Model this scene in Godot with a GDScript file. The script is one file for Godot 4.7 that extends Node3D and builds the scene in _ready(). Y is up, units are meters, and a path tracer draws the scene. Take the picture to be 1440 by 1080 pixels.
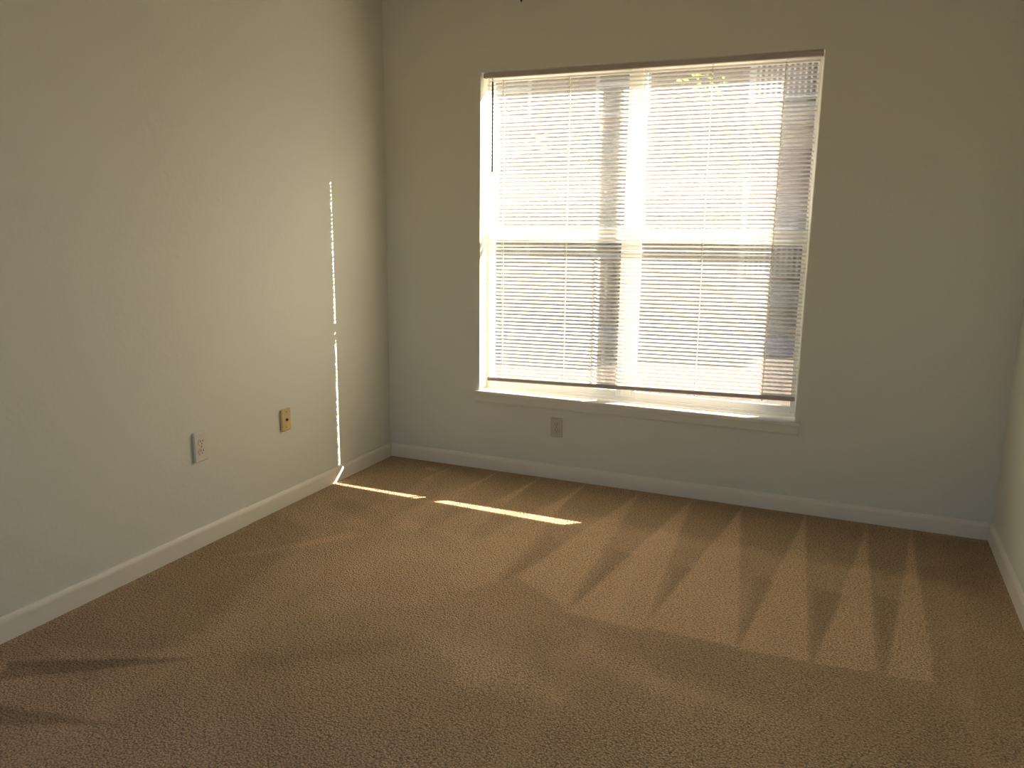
extends Node3D
# An empty carpeted bedroom: one twin window behind a mini blind, low sun from the right.
# x runs along the window wall, y up, z from the window wall (z = 0) into the room.

const ROOM_W := 3.448
const ROOM_H := 2.86
const ROOM_D := 5.3
const OPEN_L := 0.648        # window opening
const OPEN_R := 2.4926
const OPEN_B := 0.475
const OPEN_T := 2.352
const STOOL_Y := 0.497       # top of the window stool
const DOOR_L := 0.40         # glazed door behind the viewer
const DOOR_R := 3.0
const DOOR_T := 2.10
const BLIND_Z := -0.028
const FRAME_Z := -0.125

var mats := {}
var rng := RandomNumberGenerator.new()


func _ready() -> void:
	rng.seed = 7
	# ---------------------------------------------------------------- camera
	var cam := Camera3D.new()
	cam.name = "camera"
	cam.fov = 51.403
	cam.position = Vector3(2.7324, 1.5, 4.3544)
	cam.rotation = Vector3(-0.1968, 0.405, 0.0113)
	cam.near = 0.05
	cam.far = 200.0
	add_child(cam)
	cam.current = true
	# ---------------------------------------------------------------- sky and exposure
	var sky_mat := ProceduralSkyMaterial.new()
	sky_mat.sky_top_color = Color(0.36, 0.56, 0.86)
	sky_mat.sky_horizon_color = Color(0.86, 0.90, 0.93)
	sky_mat.ground_bottom_color = Color(0.42, 0.40, 0.34)
	sky_mat.ground_horizon_color = Color(0.62, 0.62, 0.58)
	sky_mat.sky_energy_multiplier = 0.8
	var sky := Sky.new()
	sky.sky_material = sky_mat
	var env := Environment.new()
	env.background_mode = Environment.BG_SKY
	env.sky = sky
	env.ambient_light_source = Environment.AMBIENT_SOURCE_SKY
	env.tonemap_mode = Environment.TONE_MAPPER_LINEAR
	env.tonemap_exposure = 3.3
	env.sdfgi_enabled = true
	env.ssao_enabled = true
	env.ssil_enabled = true
	var world := WorldEnvironment.new()
	world.name = "world_environment"
	world.environment = env
	add_child(world)
	# ---------------------------------------------------------------- sun
	var sun := DirectionalLight3D.new()
	sun.name = "sun"
	sun.light_color = Color(1.0, 0.955, 0.88)
	sun.light_energy = 10.0
	sun.light_angular_distance = 0.55
	sun.shadow_enabled = true
	sun.sky_mode = DirectionalLight3D.SKY_MODE_LIGHT_ONLY
	sun.look_at_from_position(Vector3.ZERO, Vector3(-1.15, -0.81, 1.0), Vector3.UP)
	add_child(sun)

	make_materials()
	build_shell()
	build_baseboards()
	build_window()
	build_blind()
	build_outlets()
	build_fan()
	build_outside()


# ==================================================================== helpers
func mat(called: String, c: Color, rough := 0.8, metal := 0.0) -> StandardMaterial3D:
	var m := StandardMaterial3D.new()
	m.resource_name = called
	m.albedo_color = c
	m.roughness = rough
	m.metallic = metal
	m.cull_mode = BaseMaterial3D.CULL_DISABLED
	mats[called] = m
	return m


func mb() -> SurfaceTool:
	var st := SurfaceTool.new()
	st.begin(Mesh.PRIMITIVE_TRIANGLES)
	return st


func tri(st: SurfaceTool, a: Vector3, b: Vector3, c: Vector3, out: Vector3) -> void:
	var n := (c - a).cross(b - a)
	if n.length_squared() < 1e-18:
		return
	n = n.normalized()
	if n.dot(out) < 0.0:
		var t := b
		b = c
		c = t
		n = -n
	for p in [a, b, c]:
		st.set_normal(n)
		st.set_uv(Vector2(p.x, p.y))
		st.add_vertex(p)


# a flat convex polygon facing away from a point
func poly(st: SurfaceTool, pts: Array, away_from: Vector3) -> void:
	var mid := Vector3.ZERO
	for p in pts:
		mid += p
	mid /= pts.size()
	for i in range(1, pts.size() - 1):
		tri(st, pts[0], pts[i], pts[i + 1], mid - away_from)


# a box from lo to hi with chamfered edges
func add_box(st: SurfaceTool, lo: Vector3, hi: Vector3, b := 0.0) -> void:
	var c := (lo + hi) * 0.5
	var h := (hi - lo) * 0.5
	b = minf(b, minf(h.x, minf(h.y, h.z)) * 0.9)
	if b <= 0.0:
		for ax in 3:
			for s in [-1.0, 1.0]:
				var u := (ax + 1) % 3
				var v := (ax + 2) % 3
				var q := []
				for k in [[-1, -1], [1, -1], [1, 1], [-1, 1]]:
					var p := c
					p[ax] += s * h[ax]
					p[u] += k[0] * h[u]
					p[v] += k[1] * h[v]
					q.append(p)
				poly(st, q, c)
		return
	for ax in 3:
		var u := (ax + 1) % 3
		var v := (ax + 2) % 3
		for s in [-1.0, 1.0]:
			var q := []
			for k in [[-1, -1], [1, -1], [1, 1], [-1, 1]]:
				var p := c
				p[ax] += s * h[ax]
				p[u] += k[0] * (h[u] - b)
				p[v] += k[1] * (h[v] - b)
				q.append(p)
			poly(st, q, c)
		for s in [-1.0, 1.0]:           # the four chamfers that run along this axis
			for t in [-1.0, 1.0]:
				var q := []
				for e in [[-1, 0], [1, 0], [1, 1], [-1, 1]]:
					var p := c
					p[ax] += e[0] * (h[ax] - b)
					p[u] += s * (h[u] - (b if e[1] == 1 else 0.0))
					p[v] += t * (h[v] - (b if e[1] == 0 else 0.0))
					q.append(p)
				poly(st, q, c)
	for sx in [-1.0, 1.0]:
		for sy in [-1.0, 1.0]:
			for sz in [-1.0, 1.0]:
				var q := []
				for ax in 3:
					q.append(c + Vector3(sx * (h.x - (0.0 if ax == 0 else b)), sy * (h.y - (0.0 if ax == 1 else b)), sz * (h.z - (0.0 if ax == 2 else b))))
				poly(st, q, c)


# a tube through points, smooth
func add_tube(st: SurfaceTool, pts: Array, radii: Array, sides := 8) -> void:
	var rings := []
	for i in pts.size():
		var d: Vector3 = (pts[mini(i + 1, pts.size() - 1)] - pts[maxi(i - 1, 0)]).normalized()
		var u := d.cross(Vector3(0.3, 0.1, 1.0)).normalized()
		if u.length() < 0.1:
			u = d.cross(Vector3.UP).normalized()
		var v := d.cross(u).normalized()
		var ring := []
		for k in sides:
			var a := TAU * k / sides
			var n := u * cos(a) + v * sin(a)
			ring.append([pts[i] + n * radii[i], n])
		rings.append(ring)
	for i in pts.size() - 1:
		for k in sides:
			var l := (k + 1) % sides
			smooth_quad(st, rings[i][k], rings[i][l], rings[i + 1][l], rings[i + 1][k])
	for e in [0, pts.size() - 1]:
		var q := []
		for k in sides:
			q.append(rings[e][k][0])
		if radii[e] > 0.0:
			poly(st, q, pts[1 if e == 0 else e - 1])


func smooth_quad(st: SurfaceTool, a, b, c, d) -> void:
	for t in [[a, b, c], [a, c, d]]:
		var n: Vector3 = (t[2][0] - t[0][0]).cross(t[1][0] - t[0][0])
		if n.length_squared() < 1e-20:
			continue
		var order = t if n.dot(t[0][1] + t[1][1] + t[2][1]) >= 0.0 else [t[0], t[2], t[1]]
		for p in order:
			st.set_normal(p[1])
			st.set_uv(Vector2(p[0].x, p[0].y))
			st.add_vertex(p[0])


# a lathe about a vertical axis through at; profile of (radius, height)
func add_lathe(st: SurfaceTool, at: Vector3, profile: Array, sides := 24) -> void:
	var rows := []
	for i in profile.size():
		var t: Vector2 = (profile[mini(i + 1, profile.size() - 1)] - profile[maxi(i - 1, 0)]).normalized()
		var row := []
		for k in sides:
			var a := TAU * k / sides
			var r := Vector3(cos(a), 0, sin(a))
			var n := (r * t.y + Vector3.UP * -t.x).normalized()
			if i == 0 or i == profile.size() - 1:
				n = (n if profile[i].x > 0.001 else Vector3.UP * (-1.0 if i == 0 else 1.0) * signf(profile[-1].y - profile[0].y))
			row.append([at + r * profile[i].x + Vector3.UP * profile[i].y, n])
		rows.append(row)
	for i in profile.size() - 1:
		for k in sides:
			smooth_quad(st, rows[i][k], rows[i][(k + 1) % sides], rows[i + 1][(k + 1) % sides], rows[i + 1][k])


# a convex cross-section swept straight from a to b; section points given as offsets
func add_sweep(st: SurfaceTool, section_a: Array, section_b: Array) -> void:
	var ca := Vector3.ZERO
	var cb := Vector3.ZERO
	for p in section_a:
		ca += p
	for p in section_b:
		cb += p
	ca /= section_a.size()
	cb /= section_b.size()
	var mid := (ca + cb) * 0.5
	for i in section_a.size():
		var j := (i + 1) % section_a.size()
		poly(st, [section_a[i], section_a[j], section_b[j], section_b[i]], mid)
	poly(st, section_a, mid)
	poly(st, section_b, mid)


func build(called: String, st: SurfaceTool, m: Material, parent: Node3D = self) -> MeshInstance3D:
	var o := MeshInstance3D.new()
	o.name = called
	var a := st.commit()
	a.surface_set_material(0, m)
	o.mesh = a
	var n := 1
	while parent.has_node(NodePath(o.name)):
		o.name = "%s_%03d" % [called, n]
		n += 1
	parent.add_child(o, true)
	return o


func thing(called: String, at: Vector3, label: String, category: String, group := "") -> Node3D:
	var o := Node3D.new()
	var nm := called
	var n := 1
	while has_node(nm):
		nm = "%s_%03d" % [called, n]
		n += 1
	o.name = nm
	o.position = at
	add_child(o)
	tag(o, label, category, group)
	return o


func tag(o: Node, label: String, category := "", group := "", kind := "") -> void:
	o.set_meta("label", label)
	if category:
		o.set_meta("category", category)
	if group:
		o.set_meta("group", group)
	if kind:
		o.set_meta("kind", kind)


func struct(o: Node, label: String, category: String) -> void:
	tag(o, label, category, "", "structure")


func noise(kind: int, freq: float, octaves := 3, s := 1) -> FastNoiseLite:
	var n := FastNoiseLite.new()
	n.noise_type = kind
	n.frequency = freq
	n.seed = s
	n.fractal_octaves = octaves
	if octaves == 1:
		n.fractal_type = FastNoiseLite.FRACTAL_NONE
	return n


# ==================================================================== materials
func make_materials() -> void:
	# painted drywall: fine orange-peel relief
	var peel := NoiseTexture2D.new()
	peel.width = 512
	peel.height = 512
	peel.seamless = true
	peel.noise = noise(FastNoiseLite.TYPE_SIMPLEX_SMOOTH, 0.035, 3, 3)
	var wall := mat("wall_paint", Color(0.90, 0.90, 0.845), 0.62)
	wall.uv1_triplanar = true
	wall.uv1_world_triplanar = true
	wall.uv1_scale = Vector3(1.3, 1.3, 1.3)
	wall.heightmap_enabled = true
	wall.heightmap_texture = peel
	wall.heightmap_scale = 0.08
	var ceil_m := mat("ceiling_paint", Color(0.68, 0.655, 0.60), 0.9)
	ceil_m.uv1_triplanar = true
	ceil_m.uv1_world_triplanar = true
	ceil_m.heightmap_enabled = true
	ceil_m.heightmap_texture = peel
	ceil_m.heightmap_scale = 0.3
	mat("trim_paint", Color(0.945, 0.925, 0.86), 0.42)
	mat("stool_paint", Color(0.93, 0.92, 0.88), 0.35)
	mat("frame_white", Color(0.93, 0.93, 0.91), 0.4)
	mat("plate_white", Color(0.90, 0.88, 0.83), 0.35)
	mat("plate_ivory", Color(0.87, 0.77, 0.55), 0.38)
	mat("plate_almond", Color(0.81, 0.79, 0.71), 0.4)
	mat("slot_dark", Color(0.10, 0.085, 0.07), 0.8)
	mat("screw_metal", Color(0.72, 0.70, 0.66), 0.35, 0.9)
	mat("brass", Color(0.72, 0.58, 0.30), 0.3, 1.0)
	var slat := mat("blind_slat", Color(0.80, 0.785, 0.745), 0.5)
	slat.backlight_enabled = true
	slat.backlight = Color(1.0, 0.975, 0.92).linear_to_srgb()
	mat("blind_rail", Color(0.74, 0.69, 0.65), 0.45)
	var cord := mat("blind_cord", Color(0.95, 0.94, 0.90), 0.8)
	cord.backlight_enabled = true
	cord.backlight = Color(0.6, 0.6, 0.56).linear_to_srgb()
	mat("wand_plastic", Color(0.36, 0.35, 0.32), 0.25)
	var glass := mat("window_glass", Color(0.95, 0.97, 0.96, 0.06), 0.02)
	glass.transparency = BaseMaterial3D.TRANSPARENCY_ALPHA
	var screen := mat("insect_screen", Color(0.30, 0.30, 0.31, 0.46), 0.9)
	var fine_screen := mat("fine_screen", Color(0.45, 0.45, 0.46, 0.32), 0.9)
	fine_screen.transparency = BaseMaterial3D.TRANSPARENCY_ALPHA
	screen.transparency = BaseMaterial3D.TRANSPARENCY_ALPHA
	mat("dark_bronze", Color(0.13, 0.09, 0.06), 0.4, 0.6)
	mat("fan_blade", Color(0.30, 0.19, 0.11), 0.5)
	var opal := mat("opal_glass", Color(0.93, 0.91, 0.86), 0.25)
	opal.backlight_enabled = true
	opal.backlight = Color(0.5, 0.5, 0.5)
	# outside
	mat("siding", Color(0.80, 0.74, 0.62), 0.8)
	mat("outside_trim", Color(0.90, 0.89, 0.86), 0.6)
	mat("concrete", Color(0.66, 0.64, 0.60), 0.9)
	mat("roof_dark", Color(0.30, 0.28, 0.27), 0.9)
	mat("far_glass", Color(0.16, 0.19, 0.22), 0.08)
	mat("bark", Color(0.32, 0.25, 0.18), 0.95)
	var lawn := mat("pavement", Color(0.46, 0.41, 0.38), 0.95)
	var ln := NoiseTexture2D.new()
	ln.width = 256
	ln.height = 256
	ln.seamless = true
	ln.noise = noise(FastNoiseLite.TYPE_SIMPLEX, 0.06, 4, 9)
	var ramp := Gradient.new()
	ramp.set_color(0, Color(0.62, 0.62, 0.5))
	ramp.set_color(1, Color(1, 1, 1))
	ln.color_ramp = ramp
	lawn.albedo_texture = ln
	lawn.uv1_triplanar = true
	lawn.uv1_scale = Vector3(0.5, 0.5, 0.5)
	for k in 3:
		var leaf := mat("leaf_%d" % k, [Color(0.36, 0.46, 0.20), Color(0.45, 0.52, 0.24), Color(0.30, 0.40, 0.19)][k], 0.6)
		leaf.backlight_enabled = true
		leaf.backlight = Color(0.30, 0.40, 0.08).linear_to_srgb()
	make_brick_material()
	make_carpet_material()


func make_brick_material() -> void:
	var w := 256
	var h := 256
	var im := Image.create(w, h, false, Image.FORMAT_RGB8)
	im.fill(Color(0.52, 0.46, 0.42))
	var r := RandomNumberGenerator.new()
	r.seed = 4
	for row in 16:
		for col in range(-1, 6):
			var t := r.randf_range(0.85, 1.1)
			var c := Color(0.50 * t, 0.29 * t, 0.24 * t)
			im.fill_rect(Rect2i(col * 51 + (25 if row % 2 else 0), row * 16, 48, 13).intersection(Rect2i(0, 0, w, h)), c)
	var m := mat("brick_wall", Color.WHITE, 0.9)
	m.albedo_texture = ImageTexture.create_from_image(im)
	m.uv1_triplanar = true
	m.uv1_world_triplanar = true
	m.uv1_scale = Vector3(0.9, 0.9, 0.9)


# vacuum strokes: wedges and ribbons in floor metres, tone > 0 lighter nap, < 0 darker
func strokes() -> Array:
	return [
		[0.17, 0.012, [[2.26, 0.07], [2.095, 1.56], [2.44, 1.575]]],
		[0.17, 0.012, [[2.585, 0.04], [2.45, 1.585], [2.685, 1.565]]],
		[0.16, 0.012, [[2.885, 0.06], [2.71, 1.575], [2.905, 1.55]]],
		[0.16, 0.012, [[3.09, 0.06], [2.945, 1.55], [3.085, 1.53]]],
		[0.14, 0.014, [[1.985, 0.03], [1.785, 1.58], [2.095, 1.59]]],
		[0.12, 0.02, [[1.69, 0.06], [1.48, 1.37], [1.775, 1.55]]],
		[0.08, 0.025, [[1.35, 0.05], [1.12, 1.28], [1.24, 1.50], [1.34, 1.57], [1.42, 1.45]]],
		[0.07, 0.03, [[1.07, 0.02], [0.86, 1.05], [1.08, 1.12]]],
		[0.06, 0.03, [[0.79, 0.04], [0.60, 1.02], [0.80, 1.09]]],
		[0.05, 0.03, [[0.49, 0.05], [0.40, 1.20], [0.60, 1.16]]],
		[0.14, 0.008, [[0.49, 0.03], [0.44, 0.36], [0.475, 0.37]]],
		[0.14, 0.008, [[0.79, 0.03], [0.735, 0.42], [0.775, 0.43]]],
		[0.15, 0.008, [[1.07, 0.03], [1.01, 0.50], [1.06, 0.51]]],
		[0.15, 0.008, [[1.36, 0.03], [1.29, 0.55], [1.35, 0.56]]],
		# darker ground between the strokes, nearest the window wall
		[-0.085, 0.10, [[0.05, 0.02], [3.40, 0.02], [3.38, 0.78], [2.5, 0.95], [1.9, 0.70], [1.2, 0.50], [0.4, 0.42]]],
		[-0.08, 0.02, [[2.43, 0.92], [2.45, 1.50], [2.56, 0.95]]],
		[-0.08, 0.02, [[2.67, 0.93], [2.70, 1.50], [2.83, 0.95]]],
		[-0.08, 0.02, [[2.905, 0.9], [2.93, 1.50], [3.01, 0.92]]],
		[-0.08, 0.02, [[2.09, 0.95], [2.11, 1.52], [2.20, 0.95]]],
		[-0.08, 0.02, [[1.78, 0.90], [1.80, 1.48], [1.92, 0.92]]],
		[-0.07, 0.03, [[1.43, 0.85], [1.44, 1.42], [1.60, 0.95]]],
		[-0.05, 0.03, [[3.11, 0.05], [3.43, 0.05], [3.43, 1.7], [3.10, 1.53]]],
		[-0.04, 0.05, [[1.42, 1.46], [1.80, 1.62], [3.42, 1.56], [3.42, 2.1], [2.2, 1.9], [1.45, 1.8]]],
		# left side: a long dark stroke along the wall, short streaks
		[-0.10, 0.06, [[0.02, 1.20], [0.34, 1.28], [0.60, 2.30], [0.50, 2.70], [0.02, 2.75]]],
		[-0.07, 0.03, [[0.20, 0.82], [0.62, 0.98], [0.60, 1.12], [0.2, 0.95]]],
		[0.08, 0.03, [[0.20, 1.72], [0.30, 1.66], [0.62, 1.25], [0.55, 1.22]]],
		[-0.16, 0.012, [[0.15, 2.72], [0.70, 2.445], [0.70, 2.465], [0.22, 2.82]]],
		[-0.16, 0.015, [[0.36, 2.905], [0.78, 2.83], [0.45, 2.98]]],
		[0.06, 0.03, [[0.20, 2.60], [0.66, 2.42], [0.70, 2.44], [0.22, 2.68]]],
		[-0.07, 0.06, [[0.85, 2.36], [1.30, 2.02], [1.36, 2.08], [0.92, 2.45]]],
		# scuffed lighter patches
		[0.08, 0.06, [[1.45, 2.0], [1.72, 1.95], [2.0, 2.15], [1.62, 2.22]]],
		[0.06, 0.08, [[0.72, 1.10], [1.30, 1.00], [1.25, 1.75], [0.80, 2.1]]],
		[0.10, 0.03, [[0.70, 0.98], [0.82, 1.0], [0.80, 1.10], [0.70, 1.08]]],
		[0.12, 0.02, [[0.34, 0.12], [0.42, 0.12], [0.43, 0.18], [0.35, 0.19]]],
		[0.09, 0.03, [[1.55, 0.95], [1.66, 0.96], [1.65, 1.06], [1.56, 1.05]]],
		[0.06, 0.05, [[1.95, 1.75], [2.4, 1.95], [2.35, 2.05], [1.9, 1.85]]],
	]


func make_carpet_material() -> void:
	# nap tone over the whole floor, 4 mm a texel
	var w := 864
	var h := 1326
	var tone := PackedFloat32Array()
	tone.resize(w * h)
	var big := noise(FastNoiseLite.TYPE_SIMPLEX_SMOOTH, 1.1, 4, 21)
	var wob := noise(FastNoiseLite.TYPE_SIMPLEX_SMOOTH, 6.0, 2, 5)
	var sx := ROOM_W / w
	var sz := ROOM_D / h
	for j in h:
		for i in w:
			tone[j * w + i] = 0.92 + 0.05 * big.get_noise_2d(i * sx, j * sz)
	for s in strokes():
		var pts := PackedVector2Array()
		var lo := Vector2(99, 99)
		var hi := Vector2(-99, -99)
		for p in s[2]:
			var v := Vector2(p[0], p[1])
			pts.append(v)
			lo = lo.min(v)
			hi = hi.max(v)
		var mid := Vector2.ZERO
		for p in pts:
			mid += p
		mid /= pts.size()
		var soft: float = s[1]
		var lines := []              # inward half-planes of the convex outline
		for k in pts.size():
			var e := pts[(k + 1) % pts.size()] - pts[k]
			var n := Vector2(-e.y, e.x).normalized()
			if n.dot(mid - pts[k]) < 0.0:
				n = -n
			lines.append([n, n.dot(pts[k])])
		for j in range(maxi(0, int((lo.y - soft) / sz)), mini(h, int((hi.y + soft) / sz) + 1)):
			for i in range(maxi(0, int((lo.x - soft) / sx)), mini(w, int((hi.x + soft) / sx) + 1)):
				var p := Vector2(i * sx, j * sz)
				var d := 1e9
				for l in lines:
					d = minf(d, l[0].dot(p) - l[1])
				d += 0.5 * soft * wob.get_noise_2d(p.x * 3.0, p.y * 3.0)
				if d > -soft:
					tone[j * w + i] += 0.85 * s[0] * smoothstep(-soft, soft, d)
	var bytes := PackedByteArray()
	bytes.resize(w * h * 3)
	for k in w * h:
		var t := clampf(tone[k], 0.3, 1.0)
		bytes[k * 3] = int(255.0 * t)
		bytes[k * 3 + 1] = int(255.0 * t * (0.985 + 0.015 * t))
		bytes[k * 3 + 2] = int(255.0 * t * (0.95 + 0.05 * t))
	var nap := ImageTexture.create_from_image(Image.create_from_data(w, h, false, Image.FORMAT_RGB8, bytes))
	# the pile itself: twisted tufts about 8 mm apart, one 1.25 m tile
	var n := 1024
	var cells := noise(FastNoiseLite.TYPE_CELLULAR, 0.135, 1, 11)
	cells.cellular_return_type = FastNoiseLite.RETURN_DISTANCE
	cells.cellular_jitter = 1.0
	cells.domain_warp_enabled = true
	cells.domain_warp_amplitude = 6.0
	cells.domain_warp_frequency = 0.06
	var tufts := cells.get_seamless_image(n, n)
	var fine := noise(FastNoiseLite.TYPE_SIMPLEX, 0.125, 3, 31).get_seamless_image(n, n)
	tufts.convert(Image.FORMAT_L8)
	fine.convert(Image.FORMAT_L8)
	var td := tufts.get_data()
	var fd := fine.get_data()
	var hb := PackedByteArray()
	var cb := PackedByteArray()
	hb.resize(n * n)
	cb.resize(n * n * 3)
	for k in n * n:
		var up := 1.0 - td[k] / 255.0
		var f := fd[k] / 255.0
		hb[k] = int(255.0 * clampf(0.80 * up + 0.40 * (f - 0.5) + 0.1, 0.0, 1.0))
		var t := 0.945 + 0.42 * (f - 0.5) + 0.28 * (up - 0.62)
		cb[k * 3] = int(255.0 * clampf(0.935 * t, 0, 1))
		cb[k * 3 + 1] = int(255.0 * clampf(0.805 * t, 0, 1))
		cb[k * 3 + 2] = int(255.0 * clampf(0.645 * t, 0, 1))
	var m := mat("carpet", Color.WHITE, 0.95)
	m.albedo_texture = ImageTexture.create_from_image(Image.create_from_data(n, n, false, Image.FORMAT_RGB8, cb))
	m.heightmap_enabled = true
	m.heightmap_texture = ImageTexture.create_from_image(Image.create_from_data(n, n, false, Image.FORMAT_L8, hb))
	m.heightmap_scale = 1.5
	m.detail_enabled = true
	m.detail_uv_layer = BaseMaterial3D.DETAIL_UV_2
	m.detail_blend_mode = BaseMaterial3D.BLEND_MODE_MUL
	m.detail_albedo = nap
	m.specular_mode = BaseMaterial3D.SPECULAR_DISABLED
	m.rim_enabled = true
	m.rim = 0.15
	m.rim_tint = 0.7


# ==================================================================== the room
func build_shell() -> void:
	var st := mb()
	var t := 0.15
	# carpet: a slab whose top carries both texture layers
	var corners := [Vector3(0, 0, 0), Vector3(ROOM_W, 0, 0), Vector3(ROOM_W, 0, ROOM_D), Vector3(0, 0, ROOM_D)]
	for k in [0, 1, 2, 0, 2, 3]:
		var p: Vector3 = corners[k]
		st.set_normal(Vector3.UP)
		st.set_tangent(Plane(1, 0, 0, 1))
		st.set_uv(Vector2(p.x, p.z) / 1.25)
		st.set_uv2(Vector2(p.x / ROOM_W, p.z / ROOM_D))
		st.add_vertex(p)
	var floor_o := build("floor", st, mats.carpet)
	struct(floor_o, "tan cut-pile carpet with pale wedge-shaped vacuum strokes", "floor")
	var sub := mb()
	add_box(sub, Vector3(-t, -0.2, -0.2), Vector3(ROOM_W + t, -0.004, ROOM_D + t))
	build("floor_slab", sub, mats.concrete, floor_o)

	st = mb()
	add_box(st, Vector3(-t, ROOM_H, -0.2), Vector3(ROOM_W + t, ROOM_H + 0.2, ROOM_D + t))
	struct(build("ceiling", st, mats.ceiling_paint), "flat off-white ceiling just above the top of the view", "ceiling")

	# window wall with its opening, 20 cm thick
	st = mb()
	add_box(st, Vector3(-t, -0.004, -0.2), Vector3(OPEN_L, ROOM_H, 0))
	add_box(st, Vector3(OPEN_R, -0.004, -0.2), Vector3(ROOM_W + t, ROOM_H, 0))
	add_box(st, Vector3(OPEN_L, -0.004, -0.2), Vector3(OPEN_R, OPEN_B, 0))
	add_box(st, Vector3(OPEN_L, OPEN_T, -0.2), Vector3(OPEN_R, ROOM_H, 0))
	struct(build("wall_back", st, mats.wall_paint), "beige painted window wall in shade, facing the viewer", "wall")

	# left wall: its own relief with two patched spots
	var lw := build("wall_left", left_wall_shape(), left_wall_material())
	struct(lw, "beige painted left wall, bright with window light, faint patched spots", "wall")
	st = mb()
	add_box(st, Vector3(ROOM_W, -0.004, 0), Vector3(ROOM_W + t, ROOM_H, ROOM_D))
	struct(build("wall_right", st, mats.wall_paint), "beige painted right wall, a narrow strip at the right edge", "wall")
	st = mb()
	add_box(st, Vector3(-t, -0.004, ROOM_D), Vector3(DOOR_L, ROOM_H, ROOM_D + t))
	add_box(st, Vector3(DOOR_R, -0.004, ROOM_D), Vector3(ROOM_W + t, ROOM_H, ROOM_D + t))
	add_box(st, Vector3(DOOR_L, DOOR_T, ROOM_D), Vector3(DOOR_R, ROOM_H, ROOM_D + t))
	struct(build("wall_rear", st, mats.wall_paint), "beige painted wall behind the viewer", "wall")
	build_door()


# glazed sliding door in the wall behind the viewer: daylight from the shaded side
func build_door() -> void:
	var o := thing("door_1", Vector3.ZERO, "white sliding glass door behind the viewer", "door")
	o.set_meta("kind", "structure")
	var z := ROOM_D + 0.05
	var st := mb()
	add_box(st, Vector3(DOOR_L, 0, z), Vector3(DOOR_L + 0.04, DOOR_T, z + 0.09), 0.004)
	add_box(st, Vector3(DOOR_R - 0.04, 0, z), Vector3(DOOR_R, DOOR_T, z + 0.09), 0.004)
	add_box(st, Vector3(DOOR_L + 0.04, DOOR_T - 0.04, z), Vector3(DOOR_R - 0.04, DOOR_T, z + 0.09), 0.004)
	add_box(st, Vector3(DOOR_L + 0.04, -0.004, z), Vector3(DOOR_R - 0.04, 0.03, z + 0.09), 0.004)
	build("door_frame", st, mats.frame_white, o)
	var mid := (DOOR_L + DOOR_R) * 0.5
	for e in [[DOOR_L + 0.04, mid + 0.03, z + 0.01], [mid - 0.03, DOOR_R - 0.04, z + 0.05]]:
		st = mb()
		var l: float = e[0]
		var r: float = e[1]
		add_box(st, Vector3(l, 0.03, e[2]), Vector3(l + 0.06, DOOR_T - 0.04, e[2] + 0.03), 0.003)
		add_box(st, Vector3(r - 0.06, 0.03, e[2]), Vector3(r, DOOR_T - 0.04, e[2] + 0.03), 0.003)
		add_box(st, Vector3(l + 0.06, 0.03, e[2]), Vector3(r - 0.06, 0.12, e[2] + 0.03), 0.003)
		add_box(st, Vector3(l + 0.06, DOOR_T - 0.11, e[2]), Vector3(r - 0.06, DOOR_T - 0.04, e[2] + 0.03), 0.003)
		var leaf := build("door_leaf", st, mats.frame_white, o)
		st = mb()
		add_box(st, Vector3(l + 0.06, 0.12, e[2] + 0.013), Vector3(r - 0.06, DOOR_T - 0.11, e[2] + 0.017))
		build("pane", st, mats.window_glass, leaf)


func left_wall_shape() -> SurfaceTool:
	var st := mb()
	var t := 0.15
	var q := [Vector3(0, -0.004, 0), Vector3(0, ROOM_H, 0), Vector3(0, ROOM_H, ROOM_D), Vector3(0, -0.004, ROOM_D)]
	for k in [0, 2, 1, 0, 3, 2]:
		var p: Vector3 = q[k]
		st.set_normal(Vector3.RIGHT)
		st.set_tangent(Plane(0, 0, -1, 1))
		st.set_uv(Vector2(p.z / ROOM_D, 1.0 - p.y / ROOM_H))
		st.add_vertex(p)
	var c := Vector3(-t / 2, ROOM_H / 2, ROOM_D / 2)
	var b := []
	for p in q:
		b.append(p + Vector3(-t, 0, 0))
	poly(st, b, c)
	for k in 4:
		poly(st, [q[k], q[(k + 1) % 4], b[(k + 1) % 4], b[k]], c)
	return st


func left_wall_material() -> StandardMaterial3D:
	var w := 1696
	var h := 915
	var peel := noise(FastNoiseLite.TYPE_SIMPLEX_SMOOTH, 0.10, 2, 3)
	var lump := noise(FastNoiseLite.TYPE_SIMPLEX, 0.03, 3, 8)
	var spots := [Vector3(1.78, 1.86, 0.10), Vector3(1.70, 1.93, 0.06), Vector3(1.72, 1.70, 0.09), Vector3(1.70, 1.35, 0.06), Vector3(1.18, 1.60, 0.03), Vector3(1.42, 1.60, 0.03), Vector3(2.19, 1.87, 0.03)]
	var by := PackedByteArray()
	by.resize(w * h)
	for j in h:
		var y := ROOM_H * (1.0 - float(j) / h)
		for i in w:
			var v := 0.4 + 0.10 * peel.get_noise_2d(i, j)
			var z := ROOM_D * float(i) / w
			if z > 1.0 and z < 2.4 and y > 1.2 and y < 2.1:
				for s in spots:
					var d: float = Vector2((z - s.x) * 1.4, y - s.y).length() / s.z
					if d < 1.0:
						v += (1.0 - d) * (0.16 + 0.7 * lump.get_noise_2d(i, j))
			by[j * w + i] = int(255.0 * clampf(v, 0.0, 1.0))
	var m: StandardMaterial3D = mats.wall_paint.duplicate()
	m.uv1_triplanar = false
	m.uv1_world_triplanar = false
	m.uv1_scale = Vector3.ONE
	m.heightmap_texture = ImageTexture.create_from_image(Image.create_from_data(w, h, false, Image.FORMAT_L8, by))
	m.heightmap_scale = 0.28
	return m


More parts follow.
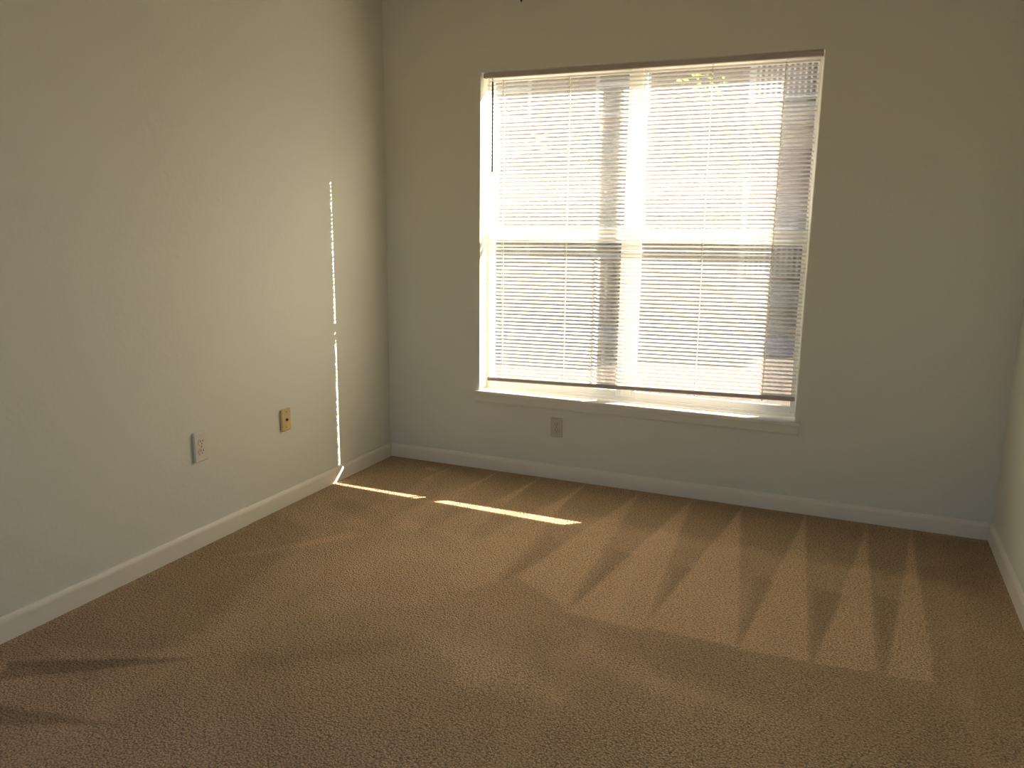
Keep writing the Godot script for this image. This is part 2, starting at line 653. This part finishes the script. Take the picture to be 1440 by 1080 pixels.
# baseboard section: flat face, rounded-over top; n points into the room
func board_section(at: Vector3, n: Vector3, hgt: float, thick: float) -> Array:
	var u := Vector3.UP
	return [at, at + n * thick, at + n * thick + u * (hgt - 0.020), at + n * (thick - 0.0015) + u * (hgt - 0.013), at + n * (thick - 0.006) + u * (hgt - 0.004), at + n * (thick - 0.010) + u * hgt, at + u * hgt]


func build_baseboards() -> void:
	var hb := 0.087
	var th := 0.015
	var o := thing("baseboard_left", Vector3.ZERO, "white baseboard along the bright left wall, butted from two lengths", "baseboard")
	o.set_meta("kind", "structure")
	var st := mb()
	add_sweep(st, board_section(Vector3(0, 0, 0), Vector3.RIGHT, hb, th), board_section(Vector3(0, 0, 1.372), Vector3.RIGHT, hb, th))
	build("board", st, mats.trim_paint, o)
	st = mb()
	add_sweep(st, board_section(Vector3(0, 0, 1.3735), Vector3.RIGHT, hb + 0.004, th + 0.003), board_section(Vector3(0, 0, ROOM_D), Vector3.RIGHT, hb + 0.004, th + 0.003))
	build("board", st, mats.trim_paint, o)
	st = mb()
	add_sweep(st, board_section(Vector3(th, 0, 0), Vector3.BACK, hb, th), board_section(Vector3(ROOM_W - th, 0, 0), Vector3.BACK, hb, th))
	struct(build("baseboard_back", st, mats.trim_paint), "white baseboard under the window wall", "baseboard")
	st = mb()
	add_sweep(st, board_section(Vector3(ROOM_W, 0, 0), Vector3.LEFT, hb, th), board_section(Vector3(ROOM_W, 0, ROOM_D), Vector3.LEFT, hb, th))
	struct(build("baseboard_right", st, mats.trim_paint), "white baseboard along the right wall", "baseboard")
	o = thing("baseboard_rear", Vector3.ZERO, "white baseboard either side of the glass door behind the viewer", "baseboard")
	o.set_meta("kind", "structure")
	for e in [[th, DOOR_L], [DOOR_R, ROOM_W - th]]:
		st = mb()
		add_sweep(st, board_section(Vector3(e[0], 0, ROOM_D), Vector3.FORWARD, hb, th), board_section(Vector3(e[1], 0, ROOM_D), Vector3.FORWARD, hb, th))
		build("board", st, mats.trim_paint, o)


func build_window() -> void:
	var o := thing("window_1", Vector3.ZERO, "white twin single-hung window behind the blind", "window")
	o.set_meta("kind", "structure")
	var z0 := FRAME_Z - 0.022
	var z1 := FRAME_Z + 0.018
	var ml := 1.508
	var mr := 1.574
	var st := mb()
	add_box(st, Vector3(OPEN_L, STOOL_Y - 0.02, z0), Vector3(OPEN_L + 0.012, OPEN_T, z1), 0.002)
	build("jamb", st, mats.frame_white, o)
	st = mb()
	add_box(st, Vector3(OPEN_R - 0.014, STOOL_Y - 0.02, z0), Vector3(OPEN_R, OPEN_T, z1), 0.002)
	build("jamb", st, mats.frame_white, o)
	st = mb()
	add_box(st, Vector3(OPEN_L + 0.012, OPEN_T - 0.014, z0), Vector3(OPEN_R - 0.014, OPEN_T, z1), 0.002)
	build("head", st, mats.frame_white, o)
	st = mb()
	add_box(st, Vector3(OPEN_L + 0.012, OPEN_B - 0.001, z0 - 0.02), Vector3(OPEN_R - 0.014, STOOL_Y + 0.018, z1), 0.002)
	build("frame_sill", st, mats.frame_white, o)
	st = mb()
	add_box(st, Vector3(ml, STOOL_Y + 0.018, z0), Vector3(mr, OPEN_T - 0.014, z1), 0.003)
	build("mullion", st, mats.frame_white, o)
	var meet := 1.445
	for side in [[OPEN_L + 0.012, ml], [mr, OPEN_R - 0.014]]:
		var l: float = side[0]
		var r: float = side[1]
		# upper sash in the outer track, lower sash in the inner track
		sash("upper_sash", l, r, meet - 0.035, OPEN_T - 0.014, z0 + 0.002, z0 + 0.018, 0.018, o)
		sash("lower_sash", l, r, STOOL_Y + 0.018, meet + 0.038, z0 + 0.020, z1 - 0.002, 0.024, o)
		var us := mb()
		add_box(us, Vector3(l, meet, z0 - 0.0145), Vector3(r, OPEN_T - 0.014, z0 - 0.0140))
		build("upper_screen", us, mats.fine_screen, o)
		var sc := mb()
		add_box(sc, Vector3(l, STOOL_Y + 0.018, z0 - 0.0145), Vector3(r, meet, z0 - 0.0140))
		build("insect_screen", sc, mats.insect_screen, o)
		var sf := mb()
		for e in [[l, STOOL_Y + 0.018, l + 0.014, meet], [r - 0.014, STOOL_Y + 0.018, r, meet], [l + 0.014, STOOL_Y + 0.018, r - 0.014, STOOL_Y + 0.032], [l + 0.014, meet - 0.014, r - 0.014, meet]]:
			add_box(sf, Vector3(e[0], e[1], z0 - 0.020), Vector3(e[2], e[3], z0 - 0.009), 0.001)
		build("screen_frame", sf, mats.frame_white, o)
	# stool (inner sill) with ears and nosing, and the apron below it
	st = mb()
	add_box(st, Vector3(OPEN_L, OPEN_B, z1 + 0.0005), Vector3(OPEN_R, STOOL_Y, 0.0), 0.0)
	add_box(st, Vector3(OPEN_L - 0.028, OPEN_B, 0.0), Vector3(OPEN_R + 0.030, STOOL_Y, 0.020), 0.004)
	struct(build("trim_1", st, mats.stool_paint), "white painted window stool catching sun along its front edge", "window sill")
	st = mb()
	var prof := func(x: float) -> Array:
		return [Vector3(x, OPEN_B, 0), Vector3(x, OPEN_B, 0.014), Vector3(x, OPEN_B - 0.040, 0.014), Vector3(x, OPEN_B - 0.052, 0.008), Vector3(x, OPEN_B - 0.052, 0)]
	add_sweep(st, prof.call(OPEN_L - 0.02), prof.call(OPEN_R + 0.022))
	struct(build("trim_2", st, mats.wall_paint), "beige apron moulding under the window stool", "moulding")


func sash(called: String, l: float, r: float, b: float, t: float, za: float, zb: float, stile: float, o: Node3D) -> void:
	var st := mb()
	var rail_b := 0.038 if called == "lower_sash" else 0.035
	var rail_t := 0.035 if called == "lower_sash" else 0.020
	add_box(st, Vector3(l, b, za), Vector3(l + stile, t, zb), 0.002)
	add_box(st, Vector3(r - stile, b, za), Vector3(r, t, zb), 0.002)
	add_box(st, Vector3(l + stile, b, za), Vector3(r - stile, b + rail_b, zb), 0.002)
	add_box(st, Vector3(l + stile, t - rail_t, za), Vector3(r - stile, t, zb), 0.002)
	var s := build(called, st, mats.frame_white, o)
	var g := mb()
	var zm := (za + zb) * 0.5
	add_box(g, Vector3(l + stile, b + rail_b, zm - 0.0015), Vector3(r - stile, t - rail_t, zm + 0.0015))
	build("pane", g, mats.window_glass, s)


func build_blind() -> void:
	var l := OPEN_L + 0.046
	var r := OPEN_R - 0.012
	var o := thing("window_blind", Vector3((l + r) * 0.5, 0.0, BLIND_Z), "white mini blind lowered over the window, glowing in the sun", "blind")
	var half := (r - l) * 0.5
	var top := OPEN_T - 0.004
	var bl := 0.568              # centre height of the bottom rail, left and right
	var br := 0.612
	var st := mb()
	add_box(st, Vector3(-half - 0.036, top - 0.025, -0.014), Vector3(half + 0.004, top, 0.013), 0.002)
	build("headrail", st, mats.blind_rail, o)
	# one slat: a shallow arched strip 25 mm across, room edge raised
	var chord := 0.0252
	var crown := 0.0022
	var seg := 6
	st = mb()
	var rows := []
	for k in seg + 1:
		var u := float(k) / seg * 2.0 - 1.0
		var p := Vector3(0, crown * (1.0 - u * u), u * chord * 0.5)
		var n := Vector3(0, 1, 4.0 * crown * u / chord).normalized()
		rows.append([p, n])
	for k in seg:
		var q := []
		for e in [[k, -half], [k, half], [k + 1, half], [k + 1, -half]]:
			q.append([rows[e[0]][0] + Vector3(e[1], 0, 0), rows[e[0]][1]])
		smooth_quad(st, q[0], q[1], q[2], q[3])
	var slat_mesh := st.commit()
	slat_mesh.surface_set_material(0, mats.blind_slat)
	var count := 79
	var y_top := top - 0.044
	for i in count:
		var f := float(i) / (count - 1)
		var yl := lerpf(y_top, bl + 0.019, f)
		var yr := lerpf(y_top, br + 0.019, f)
		var s := MeshInstance3D.new()
		s.name = "slat" if i == 0 else "slat_%03d" % i
		s.mesh = slat_mesh
		var tilt: float = deg_to_rad(lerpf(-15.0, -34.0, f) + rng.randf_range(-1.6, 1.6))
		var roll: float = atan2(yr - yl, 2.0 * half) + rng.randf_range(-0.0006, 0.0006)
		s.transform = Transform3D(Basis(Vector3(0, 0, 1), roll) * Basis(Vector3(1, 0, 0), tilt), Vector3(lerpf(-0.011, 0.004, f) + rng.randf_range(-0.004, 0.004), (yl + yr) * 0.5 + rng.randf_range(-0.0004, 0.0004), 0))
		o.add_child(s)
	# bottom rail, hanging a little crooked
	st = mb()
	add_box(st, Vector3(-half - 0.004, -0.011, -0.0125), Vector3(half + 0.002, 0.012, 0.0125), 0.004)
	var rail := build("bottom_rail", st, mats.blind_rail, o)
	rail.transform = Transform3D(Basis(Vector3(0, 0, 1), atan2(br - bl, 2.0 * half)), Vector3(0, (bl + br) * 0.5, 0))
	# four ladders: a pair of cords each, front and back of the slats
	for x in [0.783, 1.18, 1.955, 2.315]:
		st = mb()
		var lx: float = x - o.position.x
		var yb: float = lerpf(bl, br, (lx + half) / (2.0 * half)) + 0.009
		for z in [-0.0125, 0.0125]:
			add_tube(st, [Vector3(lx, yb, z), Vector3(lx, top - 0.025, z)], [0.0013, 0.0013], 6)
		build("ladder_cord", st, mats.blind_cord, o)
		var pl := mb()
		add_tube(pl, [Vector3(lx, yb - 0.030, 0), Vector3(lx, yb - 0.026, 0), Vector3(lx, yb - 0.019, 0)], [0.002, 0.0045, 0.0045], 8)
		build("cord_plug", pl, mats.blind_cord, o)
	# tilt wand on its hook at the left
	st = mb()
	var wx: float = 0.722 - o.position.x
	add_tube(st, [Vector3(wx, 1.80, 0.0215), Vector3(wx, 1.803, 0.0215), Vector3(wx, 1.84, 0.0215), Vector3(wx, 2.29, 0.0205), Vector3(wx, 2.30, 0.0205)], [0.004, 0.0060, 0.0052, 0.0050, 0.0030], 6)
	var wand := build("tilt_wand", st, mats.wand_plastic, o)
	st = mb()
	add_tube(st, [Vector3(wx, 2.298, 0.0205), Vector3(wx, 2.318, 0.0205), Vector3(wx, 2.331, 0.016), Vector3(wx, 2.331, 0.012)], [0.0015, 0.0015, 0.0015, 0.0015], 6)
	build("hook", st, mats.screw_metal, wand)


# ==================================================================== wall plates
# built facing +z at the origin, then turned
func plate_shape(w: float, h: float, d: float) -> SurfaceTool:
	var st := mb()
	add_box(st, Vector3(-w / 2, -h / 2, 0), Vector3(w / 2, h / 2, d), 0.004)
	return st


func duplex(called: String, at: Vector3, turn: float, w: float, h: float, d: float, m: Material, label: String) -> Node3D:
	var o := thing(called, at, label, "outlet", "duplex outlets low on the walls")
	o.rotation.y = turn
	build("cover_plate", plate_shape(w, h, d), m, o)
	var k := h / 0.118
	for s in [-1.0, 1.0]:
		var st := mb()
		var c := Vector3(0, s * 0.0195 * k, 0)
		var ring := []
		var ring2 := []
		for a in 24:
			var t := TAU * a / 24
			var p := Vector2(cos(t), sin(t)) * 0.0172 * k
			p.y = clampf(p.y, -0.0138 * k, 0.0138 * k)
			ring.append(c + Vector3(p.x, p.y, d - 0.001))
			ring2.append(c + Vector3(p.x * 0.97, p.y * 0.97, d + 0.0025))
		add_sweep(st, ring, ring2)
		var face := build("receptacle", st, m, o)
		var sl := mb()
		for e in [[-0.0066, 0.004, 0.0012, 0.0046], [0.0064, 0.004, 0.0012, 0.0038]]:
			add_box(sl, c + Vector3(e[0] - e[2], e[1] - e[3], d + 0.0005) * Vector3(k, k, 1) + Vector3(0, c.y * (1 - 1), 0), c + Vector3(e[0] + e[2], e[1] + e[3], d + 0.0028) * Vector3(k, k, 1))
		add_tube(sl, [c + Vector3(0, -0.0066 * k, d), c + Vector3(0, -0.0066 * k, d + 0.0028)], [0.0024 * k, 0.0024 * k], 10)
		build("slot", sl, mats.slot_dark, face)
	var sc := mb()
	add_tube(sc, [Vector3(0, 0, d - 0.001), Vector3(0, 0, d + 0.0008), Vector3(0, 0, d + 0.0014)], [0.0033, 0.0033, 0.002], 12)
	build("screw", sc, mats.screw_metal, o)
	return o


func build_outlets() -> void:
	duplex("wall_outlet", Vector3(0, 0.479, 1.648), PI / 2, 0.084, 0.140, 0.014, mats.plate_white, "white duplex outlet on the bright left wall above the baseboard")
	duplex("wall_outlet", Vector3(1.160, 0.318, 0), 0.0, 0.074, 0.118, 0.0075, mats.plate_almond, "beige painted-over duplex outlet in shade below the window sill")
	# ivory jack plate with a dark coaxial socket
	var o := thing("jack_plate", Vector3(0, 0.473, 1.043), "small ivory wall plate with one dark jack, beside the sunlit streak", "jack plate")
	o.rotation.y = PI / 2
	var d := 0.013
	build("cover_plate", plate_shape(0.074, 0.117, d), mats.plate_ivory, o)
	var st := mb()
	add_tube(st, [Vector3(0, 0, d - 0.001), Vector3(0, 0, d + 0.004), Vector3(0, 0, d + 0.0041)], [0.0085, 0.0085, 0.006], 6)
	var nut := build("jack_nut", st, mats.brass, o)
	st = mb()
	add_tube(st, [Vector3(0, 0, d + 0.002), Vector3(0, 0, d + 0.0095)], [0.0052, 0.0048], 12)
	build("jack_socket", st, mats.slot_dark, nut)
	for s in [-1.0, 1.0]:
		st = mb()
		add_tube(st, [Vector3(0, s * 0.042, d - 0.001), Vector3(0, s * 0.042, d + 0.001), Vector3(0, s * 0.042, d + 0.0015)], [0.0034, 0.0034, 0.002], 12)
		build("screw", st, mats.brass, o)


# ceiling fan over the middle of the room: only its pull chain end hangs into view
func build_fan() -> void:
	var at := Vector3(1.72, ROOM_H, 1.955)
	var o := thing("ceiling_fan", at, "ceiling fan over the room, only its dark pull-chain end dips into view at the top", "ceiling fan")
	var st := mb()
	add_lathe(st, Vector3.ZERO, [Vector2(0.0, -0.06), Vector2(0.03, -0.058), Vector2(0.062, -0.03), Vector2(0.068, 0.0)])
	build("canopy", st, mats.dark_bronze, o)
	st = mb()
	add_lathe(st, Vector3.ZERO, [Vector2(0.0, -0.32), Vector2(0.055, -0.32), Vector2(0.09, -0.30), Vector2(0.115, -0.26), Vector2(0.115, -0.20), Vector2(0.085, -0.16), Vector2(0.02, -0.14), Vector2(0.013, -0.13), Vector2(0.013, -0.055)])
	build("motor_housing", st, mats.dark_bronze, o)
	for k in 5:
		var b := Basis(Vector3.UP, TAU * k / 5.0 + 0.3)
		var pitch := Basis(Vector3(1, 0, 0), 0.2)
		st = mb()
		var outline := [Vector2(0.20, -0.05), Vector2(0.55, -0.068), Vector2(0.61, -0.055), Vector2(0.635, 0.0), Vector2(0.61, 0.055), Vector2(0.55, 0.068), Vector2(0.20, 0.05)]
		var lo := []
		var hi := []
		for p in outline:
			lo.append(pitch * Vector3(p.x, -0.004, p.y))
			hi.append(pitch * Vector3(p.x, 0.004, p.y))
		add_sweep(st, lo, hi)
		var blade := build("blade", st, mats.fan_blade, o)
		blade.transform = Transform3D(b, Vector3(0, -0.23, 0))
		st = mb()
		add_sweep(st, [Vector3(0.10, -0.012, -0.02), Vector3(0.10, -0.004, -0.02), Vector3(0.10, -0.004, 0.02), Vector3(0.10, -0.012, 0.02)], [Vector3(0.24, -0.012, -0.03), Vector3(0.24, -0.005, -0.03), Vector3(0.24, -0.005, 0.03), Vector3(0.24, -0.012, 0.03)])
		build("blade_iron", st, mats.dark_bronze, blade)
	st = mb()
	add_lathe(st, Vector3.ZERO, [Vector2(0.0, -0.43), Vector2(0.05, -0.425), Vector2(0.09, -0.40), Vector2(0.105, -0.36), Vector2(0.10, -0.325), Vector2(0.06, -0.318)])
	build("light_bowl", st, mats.opal_glass, o)
	st = mb()
	var tip := 2.163 - ROOM_H
	add_tube(st, [Vector3(0, tip + 0.03, 0), Vector3(0, -0.428, 0)], [0.0012, 0.0012], 6)
	var chain := build("pull_chain", st, mats.dark_bronze, o)
	st = mb()
	add_lathe(st, Vector3.ZERO, [Vector2(0.0, tip), Vector2(0.0025, tip + 0.004), Vector2(0.0055, tip + 0.014), Vector2(0.005, tip + 0.026), Vector2(0.002, tip + 0.036), Vector2(0.0, tip + 0.038)], 14)
	build("pull_knob", st, mats.dark_bronze, chain)


# ==================================================================== outside the window
func build_outside() -> void:
	var st := mb()
	add_box(st, Vector3(-40, -0.6, -45), Vector3(40, -0.25, 30))
	struct(build("ground", st, mats.pavement), "brownish paved court outside, seen in slivers between the slats", "ground")
	st = mb()
	add_box(st, Vector3(-40, -0.25, -8.6), Vector3(40, -0.19, -7.2), 0.02)
	struct(build("path", st, mats.concrete), "pale concrete walk outside beyond the window", "path")
	build_block()
	tree(Vector3(-2.2, -0.25, -9.6), 3.6, 1.3, "loose green young tree outside, behind the middle of the blind", 11)
	tree(Vector3(0.1, -0.25, -10.4), 4.3, 1.2, "slim green tree outside, behind the right half of the blind", 12)
	tree(Vector3(-3.5, -0.25, -21.5), 7.4, 2.4, "tall tree behind the brick building, left side", 13)
	tree(Vector3(2.6, -0.25, -21.8), 7.8, 2.2, "tall tree behind the brick building, right side", 14)
	for k in 4:
		shrub(Vector3(-4.8 + 1.5 * k, -0.25, -12.2), 0.9, ["rounded shrub at the left end of the brick facade", "rounded shrub under the first facade window", "rounded shrub between the two facade windows", "rounded shrub beside the patio railing"][k], 20 + k)


func build_block() -> void:
	var o := thing("apartment_building", Vector3(0, 0, -13), "low brick apartment building outside with balcony railings, glimpsed through the slats", "building")
	var st := mb()
	add_box(st, Vector3(-12, -0.25, -5), Vector3(9, 3.35, 0))
	add_box(st, Vector3(-12, 3.35, -5), Vector3(0.6, 5.2, 0))
	add_box(st, Vector3(0.6, 3.35, -5), Vector3(9, 5.2, -1.2))
	build("brick_wall", st, mats.brick_wall, o)
	st = mb()
	add_box(st, Vector3(-12.05, 3.05, 0.0), Vector3(9.05, 3.4, 0.05), 0.01)
	build("belt_course", st, mats.siding, o)
	st = mb()
	add_box(st, Vector3(-12.3, 5.2, -5.3), Vector3(9.3, 5.36, 0.3), 0.02)
	build("roof_edge", st, mats.outside_trim, o)
	st = mb()
	add_box(st, Vector3(-12.2, 5.36, -5.2), Vector3(9.2, 5.42, 0.2), 0.02)
	build("roof", st, mats.roof_dark, o)
	for w in [[-4.9, 3.9], [-2.2, 3.9], [-4.9, 0.9], [-2.2, 0.9]]:
		var f := mb()
		var x: float = w[0]
		var y: float = w[1]
		for e in [[x - 0.6, y - 0.1, x - 0.52, y + 1.2], [x + 0.52, y - 0.1, x + 0.6, y + 1.2], [x - 0.52, y - 0.1, x + 0.52, y - 0.02], [x - 0.52, y + 1.12, x + 0.52, y + 1.2], [x - 0.52, y + 0.52, x + 0.52, y + 0.58]]:
			add_box(f, Vector3(e[0], e[1], 0.0), Vector3(e[2], e[3], 0.06), 0.008)
		var wf := build("window_frame", f, mats.outside_trim, o)
		var g := mb()
		add_box(g, Vector3(x - 0.52, y - 0.02, 0.0), Vector3(x + 0.52, y + 1.12, 0.02))
		build("pane", g, mats.far_glass, wf)
	# balcony above and patio below, at the right
	for lv in [[3.75, 0.35, 0.0], [0.45, 0.45, 0.0]]:
		var y: float = lv[0]
		st = mb()
		add_box(st, Vector3(0.5, y - lv[1], -1.2 if y > 3 else 0.0), Vector3(7.5, y, 1.1), 0.02)
		build("balcony_slab" if y > 3 else "patio_slab", st, mats.siding if y > 3 else mats.concrete, o)
		st = mb()
		add_box(st, Vector3(0.55, y + 0.95, 1.0), Vector3(7.45, y + 1.03, 1.07), 0.01)
		add_box(st, Vector3(0.55, y + 0.10, 1.01), Vector3(7.45, y + 0.15, 1.06), 0.01)
		var rail := build("railing", st, mats.outside_trim, o)
		var bm := mb()
		add_box(bm, Vector3(-0.019, 0, -0.019), Vector3(0.019, 0.80, 0.019), 0.004)
		var mesh := bm.commit()
		mesh.surface_set_material(0, mats.outside_trim)
		for k in 68:
			var b := MeshInstance3D.new()
			b.name = "baluster" if k == 0 else "baluster_%03d" % k
			b.mesh = mesh
			b.position = Vector3(0.63 + 0.101 * k, y + 0.15, 1.035)
			rail.add_child(b)
	for x in [0.6, 4.0, 7.4]:
		st = mb()
		add_box(st, Vector3(x - 0.06, 0.45, 0.97), Vector3(x + 0.06, 3.40, 1.09), 0.01)
		add_box(st, Vector3(x - 0.06, 3.75, 0.97), Vector3(x + 0.06, 5.2, 1.09), 0.01)
		build("post", st, mats.outside_trim, o)
	st = mb()
	add_box(st, Vector3(0.4, 5.2, 0.3), Vector3(7.6, 5.36, 1.3), 0.02)
	build("balcony_roof", st, mats.outside_trim, o)


func leaf_mesh() -> ArrayMesh:
	var st := mb()
	var w := 0.035
	var l := 0.11
	var f := 0.012
	for s in [-1.0, 1.0]:
		tri(st, Vector3(0, 0, 0), Vector3(s * w, f, l * 0.45), Vector3(0, 0, l * 0.5), Vector3.UP)
		tri(st, Vector3(0, 0, l * 0.5), Vector3(s * w, f, l * 0.45), Vector3(0, -0.01, l), Vector3.UP)
	return st.commit()


func crown(called: String, parent: Node3D, centre: Vector3, size: Vector3, count: int, m: Material, r: RandomNumberGenerator, limbs: Array) -> void:
	var mm := MultiMesh.new()
	mm.transform_format = MultiMesh.TRANSFORM_3D
	mm.mesh = leaf_mesh()
	mm.mesh.surface_set_material(0, m)
	mm.instance_count = count
	for k in count:
		var c: Vector3 = centre
		var rad := size
		if limbs.size():
			c = limbs[r.randi() % limbs.size()]
			rad = size * 0.42
		var d: Vector3 = Vector3(r.randfn(), r.randfn(), r.randfn()).normalized() * pow(r.randf(), 0.45)
		var b := Basis.from_euler(Vector3(r.randf_range(-0.9, 0.9), r.randf() * TAU, r.randf_range(-0.6, 0.6))).scaled(Vector3.ONE * r.randf_range(0.8, 1.5))
		mm.set_instance_transform(k, Transform3D(b, c + d * rad))
	var o := MultiMeshInstance3D.new()
	o.name = called
	o.multimesh = mm
	o.set_meta("kind", "stuff")
	parent.add_child(o)


func tree(at: Vector3, h: float, rad: float, label: String, s: int) -> void:
	var r := RandomNumberGenerator.new()
	r.seed = s
	var o := thing("tree", at, label, "tree")
	var st := mb()
	var bend := r.randf_range(-0.15, 0.15)
	add_tube(st, [Vector3(0, -0.05, 0), Vector3(0.02, h * 0.25, 0), Vector3(bend, h * 0.6, 0.05), Vector3(bend * 1.4, h * 0.85, 0.1)], [h * 0.022, h * 0.016, h * 0.010, h * 0.004], 9)
	var limbs := [Vector3(bend, h * 0.88, 0.05)]
	for k in 9:
		var f := r.randf_range(0.35, 0.75)
		var a := TAU * k / 9.0 + r.randf_range(-0.3, 0.3)
		var from := Vector3(bend * f, h * f, 0.03)
		var to := from + Vector3(cos(a) * rad * r.randf_range(0.4, 0.75), h * r.randf_range(0.08, 0.2), sin(a) * rad * r.randf_range(0.4, 0.75))
		add_tube(st, [from, from.lerp(to, 0.5) + Vector3(0, 0.06, 0), to], [h * 0.007, h * 0.005, h * 0.002], 6)
		limbs.append(to)
	build("trunk", st, mats.bark, o)
	crown("crown", o, Vector3.ZERO, Vector3(rad, rad * 0.9, rad), int(1500 * rad), mats["leaf_%d" % (s % 3)], r, limbs)


func shrub(at: Vector3, rad: float, label: String, s: int) -> void:
	var r := RandomNumberGenerator.new()
	r.seed = s
	var o := thing("shrub", at, label, "shrub", "shrubs along the brick facade")
	var st := mb()
	for k in 5:
		var a := TAU * k / 5.0
		add_tube(st, [Vector3(0, -0.03, 0), Vector3(cos(a) * 0.2, 0.35, sin(a) * 0.2), Vector3(cos(a) * 0.4, 0.7, sin(a) * 0.4)], [0.02, 0.014, 0.006], 6)
	build("stem", st, mats.bark, o)
	crown("foliage", o, Vector3(0, 0.55, 0), Vector3(rad * 0.7, 0.5, rad * 0.55), 900, mats["leaf_%d" % (s % 3)], r, [])
